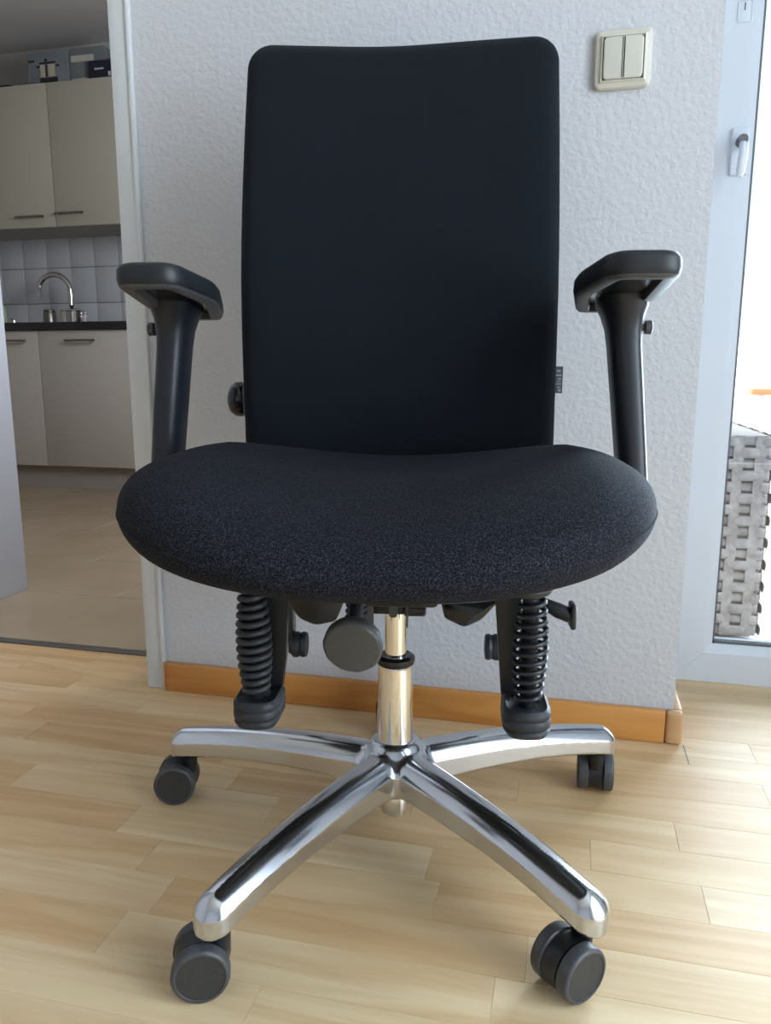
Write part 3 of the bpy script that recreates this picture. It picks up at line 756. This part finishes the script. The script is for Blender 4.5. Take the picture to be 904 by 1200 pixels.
# --- backrest
def back_front(z):     # front surface depth of the cushion over height
    k = [(.44, .118), (.50, .108), (.60, .098), (.69, .094), (.78, .104), (.88, .125), (.97, .150), (1.06, .178)]
    for (z0, y0), (z1, y1) in zip(k, k[1:]):
        if z <= z1 or z1 == k[-1][0]:
            t = (z - z0) / (z1 - z0); t = max(0, min(1, t)); return y0 + (y1 - y0) * t
    return k[-1][1]
def back_s(z): return sum(back_front(z + d) for d in (-.05, -.025, 0, .025, .05)) / 5
ZB, ZTOP = .44, 1.052
_bz = np.linspace(.40, 1.10, 71); _by = np.array([back_s(z) for z in _bz])
def back_sdf(P):
    x, y, z = P[:, 0] + .006, P[:, 1], P[:, 2]
    hw = .2150 - .0045 * np.sin((z - ZB) / (ZTOP - ZB) * math.pi) - .0065 * np.maximum(0, (z - .75) / .3) ** 1.5
    yc = np.interp(z, _bz, _by) - .012 * (x / .2155) ** 2 + .040
    dip = -.004 * np.exp(-((x + .02) / .10) ** 2)
    zt = ZTOP + dip
    # rounded rectangle in the x-z plane
    rc = .034
    qx = np.abs(x) - hw + rc; qz = np.abs(z - (ZB + zt) / 2) - (zt - ZB) / 2 + rc
    d2 = np.sqrt(np.maximum(qx, 0) ** 2 + np.maximum(qz, 0) ** 2) + np.minimum(np.maximum(qx, qz), 0) - rc
    r = .020; a_ = d2 + r; b_ = np.abs(y - yc) - .031 + r + .006 * np.clip(1 + d2 / .05, 0, 1) ** 2
    return (np.sqrt(np.maximum(a_, 0) ** 2 + np.maximum(b_, 0) ** 2) + np.minimum(np.maximum(a_, b_), 0) - r) * .9
P, F, N = surface_net(back_sdf, (-.24, .05, .42), (.24, .28, 1.07), 0.0065)
bk = np_obj('backrest', P, F, N, M['fabric_back'], ch)
# backrest height knob on the left edge
kb = lathe('back_knob', [(.008, .0), (.022, -.001), (.0245, -.006), (.024, -.014), (.019, -.021), (.010, -.025), (.002, -.026)], M['plastic_gloss'], ch, 36, 'X', (-.221, .145, .577))
# sewn fabric tag on the right edge
tg = empty('fabric_tag', (.2055, .130, .605), parent=ch)
box('ribbon', (0, .0105, -.0006, .0006, -.018, .0175), M['tread'], tg)
bm = bmesh.new()
for z0, z1, x0, x1 in ((.0100, .0128, .002, .0075), (.0045, .0070, .001, .0085), (.0000, .0020, .004, .0085), (-.0030, -.0018, .002, .008), (-.0065, -.0050, .001, .0085), (-.0115, -.0090, .004, .0070), (-.0160, -.0125, .005, .0085)):
    add_box(bm, x0, x1, -.0011, -.0007, z0, z1)
from_bm('lettering', bm, M['print_letter'], tg)
# upright bracket joining back and seat
bm = bmesh.new(); add_box(bm, -.045, .045, .165, .185, .36, .62, bev=.006); add_box(bm, -.045, .045, .02, .185, .355, .375, bev=.006)
from_bm('back_bracket', bm, M['plastic'], ch, True, autos=40)
# --- armrests
def loft(name, secs, m, parent, n=36, pw=3.0, autos=60):
    rs = []
    for cx, cy, cz, hx, hy, tilt in secs:
        ring = []
        for k in range(n):
            c, s = superell(2 * math.pi * k / n, pw); ring.append((cx + c * hx, cy + s * hy, cz + tilt * c * hx))
        rs.append(ring)
    return rings(name, rs, m, parent, autos=autos)
def armrest(s, cx_top, cx_bot, y0, zt, pad):
    a = empty('armrest', (0, 0, 0), 0, ch)
    z = zt - .022
    secs = []
    for h, hx, hy in ((.44, .016, .028), (.50, .0168, .029), (.60, .0178, .030), (.645, .0182, .030), (.665, .0195, .032), (.680, .0230, .036), (.690, .0270, .042), (z, .0285, .046)):
        t = (h - .44) / (z - .44); secs.append((cx_bot + (cx_top - cx_bot) * t, y0, h, hx, hy, 0))
    loft('post', secs, M['arm_plastic'], a)
    # release button on the outer face
    xo = cx_bot + (cx_top - cx_bot) * .86
    box('button_plate', (xo + s * .018 - .0015, xo + s * .018 + .0015, y0 - .016, y0 + .01, .625, .690), M['plastic'], a, bev=.001)
    lathe('button', [(.004, s * .0), (.0045, s * .005), (.0078, s * .0055), (.0082, s * .012), (.006, s * .0135)], M['knob'], a, 20, 'X', (xo + s * .019, y0 - .006, .667))
    # arm carrier under the seat
    bm = bmesh.new(); x0, x1 = sorted((cx_bot - s * .012, s * .06)); add_box(bm, x0, x1, y0 - .022, y0 + .022, .425, .440, bev=.004)
    add_box(bm, cx_bot - .012, cx_bot + .012, y0 - .024, y0 + .024, .425, .47, bev=.004)
    from_bm('carrier', bm, M['plastic'], a, True, autos=40)
    # pad: plan outline listed front to back
    ol = round_poly(pad['pts'], pad['rad'], 7)
    f, b, zf, zb = pad['yf'], pad['yb'], zt, zt - pad['drop']
    def top(y): t = (y - f) / (b - f); return zf + (zb - zf) * t
    H = .0255
    prof = [(.019, -.010), (.017, -H + .004), (.0155, -H), (.004, -H), (.0008, -H + .003), (-.0010, -.016), (-.0005, -.007), (.003, -.0022), (.010, 0), (.018, .0008)]
    rings('pad', mapped(ol, prof, lambda u, v, h: (u, v, top(v) + h)), [M['pad_under'], M['pad']], a, mis=[0, 0, 0, 0, 1, 1, 1, 1, 1], autos=60)
    # mounting plate seen inside the recess
    rings('pad_plate', mapped(inset_poly(ol, .018), [(0, -.012), (0, -.018)], lambda u, v, h: (u, v, top(v) + h)), M['plastic_gloss'], a)
    lathe('pad_screw', [(.004, -.0225), (.004, -.018)], M['steel'], a, 16, 'Z', (cx_top + s * .020, y0 - .03, top(y0)))
    return a
armrest(-1, -.268, -.298, .015, .724, dict(pts=[(-.268, -.170), (-.205, -.170), (-.198, -.05), (-.238, .105), (-.290, .105), (-.300, 0.0)], rad=[.020, .026, .03, .018, .018, .03], yf=-.17, yb=.105, drop=.016))
armrest(1, .262, .292, .015, .728, dict(pts=[(.275, -.185), (.208, -.185), (.196, -.06), (.222, .085), (.275, .085), (.296, -.02)], rad=[.020, .026, .03, .018, .018, .03], yf=-.185, yb=.085, drop=.014))

# --- mechanism under the seat
mc = box('mechanism', (-.055, .055, -.075, .10, .345, .398), M['plastic'], ch, bev=.006)
bm = bmesh.new(); add_box(bm, -.036, .020, -.030, .02, .322, .350, bev=.003)
from_bm('mechanism_block', bm, M['plastic'], mc, True, autos=40)
lathe('bolt', [(.006, -.012), (.0095, -.010), (.0095, .014), (.006, .016)], M['plastic_gloss'], mc, 20, 'X', (.024, -.03, .331))
for x, z0 in ((-.029, .309), (.0, .322), (.017, .309)):
    pr = round_poly([(-.005, z0), (.005, z0), (.005, .352), (-.005, .352)], [.0045, .0045, .001, .001], 4)
    rings('clip', [[(x + (u if x < .01 else u * .25), y_, z) for u, z in pr] for y_ in (-.040, -.036)], M['knob'], mc)

def spring_leg(sx, cx, wire, turns, matr, ax):
    g = empty('spring_strut', (0, 0, .005), 0, ch); yb = -.17
    # coil
    z0, z1 = .272, .392; pts = []; n = turns * 18
    for k in range(n + 1):
        t = k / n; rad = .0115 + .0045 * math.sin(math.pi * min(1, t * 1.05)) ** 1.2; a = 2 * math.pi * turns * t
        pts.append((cx + sx * .002 * t + rad * math.cos(a), yb + rad * math.sin(a), z0 + (z1 - z0) * t))
    tube('coil', pts, wire, matr, g, 8)
    lathe('inner_rod', [(.0075, .262), (.0085, .266), (.0085, .40)], M['plastic'], g, 20, 'Z', (cx, yb, 0))
    lathe('top_cup', [(.012, .388), (.028, .391), (.031, .396), (.030, .408)], M['rubber'], g, 32, 'Z', (cx - sx * .008, yb + .005, 0))
    # pod at the bottom
    ol = round_poly([(-.025, -.026), (.025, -.026), (.025, .036), (-.025, .036)], [.024, .024, .012, .012], 8)
    ccx = cx - sx * .001
    prof = [(.012, .238), (.004, .240), (.0005, .2455), (.0025, .2485), (.0, .251), (.0, .257), (.0018, .2595), (.0, .2615), (.0005, .2665), (.004, .270), (.006, .268), (.014, .268)]
    rings('foot_pod', mapped(ol, prof, lambda u, v, h: (ccx + u, yb + v, h)), M['rubber'], g, autos=50)
    # flat arm plate standing behind the coil
    pr = [(ax[0], .264), (ax[1], .264), (ax[2], .30), (ax[3], .40), (ax[4], .40), (ax[0], .30)]
    bm = bmesh.new()
    
    f = [bm.verts.new((x, -.142, z)) for x, z in pr]; h = [bm.verts.new((x, -.128, z)) for x, z in pr]
    bm.faces.new(f); bm.faces.new(h[::-1])
    for i in range(6): bm.faces.new((f[i], f[(i + 1) % 6], h[(i + 1) % 6], h[i]))
    bmesh.ops.recalc_face_normals(bm, faces=bm.faces)
    bmesh.ops.bevel(bm, geom=list(bm.edges), offset=.0016, segments=2, affect='EDGES')
    from_bm('arm_plate', bm, M['plastic'], g, True, autos=40)
    return g
spring_leg(-1, -.138, .0036, 13, M['rubber'], (-.139, -.117, -.112, -.106, -.133))
spring_leg(1, .150, .0029, 12, M['arm_plastic'], (.146, .125, .122, .114, .142))

def rear_rocker(s, x, z):
    g = empty('rear_rocker', (0, 0, 0), 0, ch)
    lathe('rubber_wheel', [(.010, s * -.012), (.017, s * -.011), (.0185, s * -.006), (.0165, s * -.002), (.0185, s * .002), (.0185, s * .007), (.015, s * .011), (.006, s * .012)], M['rubber'], g, 28, 'X', (x, .10, z))
    bm = bmesh.new(); add_box(bm, x + s * .010 - .004, x + s * .010 + .004, .088, .112, z - .010, .385, bev=.002)
    from_bm('rocker_plate', bm, M['plastic_gloss'], g, True, autos=40)
rear_rocker(-1, -.144, .232); rear_rocker(1, .131, .236)

# scoop-shaped tilt levers left and right of the column
def scoop(pts2, y0, y1):
    n = len(pts2); ol = round_poly(pts2, .006, 4)
    return mapped(ol, [(.003, y0), (0, y0 + .003), (0, y1 - .003), (.003, y1)], lambda u, v, h: (u, h, v))
rings('tilt_lever', scoop([(-.132, .350), (-.113, .322), (-.093, .314), (-.068, .320), (-.057, .350)], -.055, -.015), M['plastic'], ch, autos=50)
rings('tilt_lever', scoop([(.057, .352), (.062, .327), (.086, .316), (.106, .326), (.128, .352)], -.055, -.015), M['plastic_gloss'], ch, autos=50)
# tension knob on a coiled stalk
kn = empty('tension_knob', (-.033, -.175, .335), 0, ch); kn.rotation_euler = (R(104), 0, R(-4))
ol = []
for k in range(60):
    a = 2 * math.pi * k / 60; r = .0325 * math.cos(math.pi / 10) / math.cos((a + .15) % (math.pi / 5) - math.pi / 10) * (1 - .012 * math.cos(10 * (a + .15))) ; ol.append((r * math.cos(a), r * math.sin(a)))
rings('knob_head', mapped(ol, [(.009, -.016), (.002, -.012), (0, -.006), (0, .002), (.0022, .0048), (.004, .0052)], lambda u, v, h: (u, v, h)), M['knob'], kn, autos=40)
pts = []
for k in range(7 * 14 + 1):
    t = k / (7 * 14); a = 2 * math.pi * 7 * t; pts.append((-.034 + .0095 * math.cos(a), -.135 + .0095 * math.sin(a) + .02 * t, .350 + .042 * t))
st = tube('knob_stalk', pts, .0030, M['rubber'], ch, 8)
tube('knob_rod', [(-.034, -.145, .352), (-.034, -.125, .375), (-.034, -.10, .40)], .0085, M['plastic'], ch, 14)
# side lever with a flanged end
lv = empty('height_lever', (.165, -.13, .374), 0, ch)
rings('lever_stem', tube_mesh([(-.03, .02, .006), (.0, 0, 0), (.018, -.004, -.008), (.030, -.005, -.013)], [.005, .0055, .0085, .0080], 14), M['plastic'], lv)
bm = bmesh.new(); add_box(bm, .030, .036, -.016, .008, -.026, .0005, bev=.0022); from_bm('lever_flange', bm, M['plastic'], lv, True, autos=40)
lv2 = empty('depth_lever', (-.165, -.15, .395), 0, ch)
rings('lever_tip', tube_mesh([(.02, .02, .012), (0, 0, .006), (-.004, -.002, -.004)], [.006, .007, .002], 10), M['plastic'], lv2)

print('objects', len(bpy.data.objects))
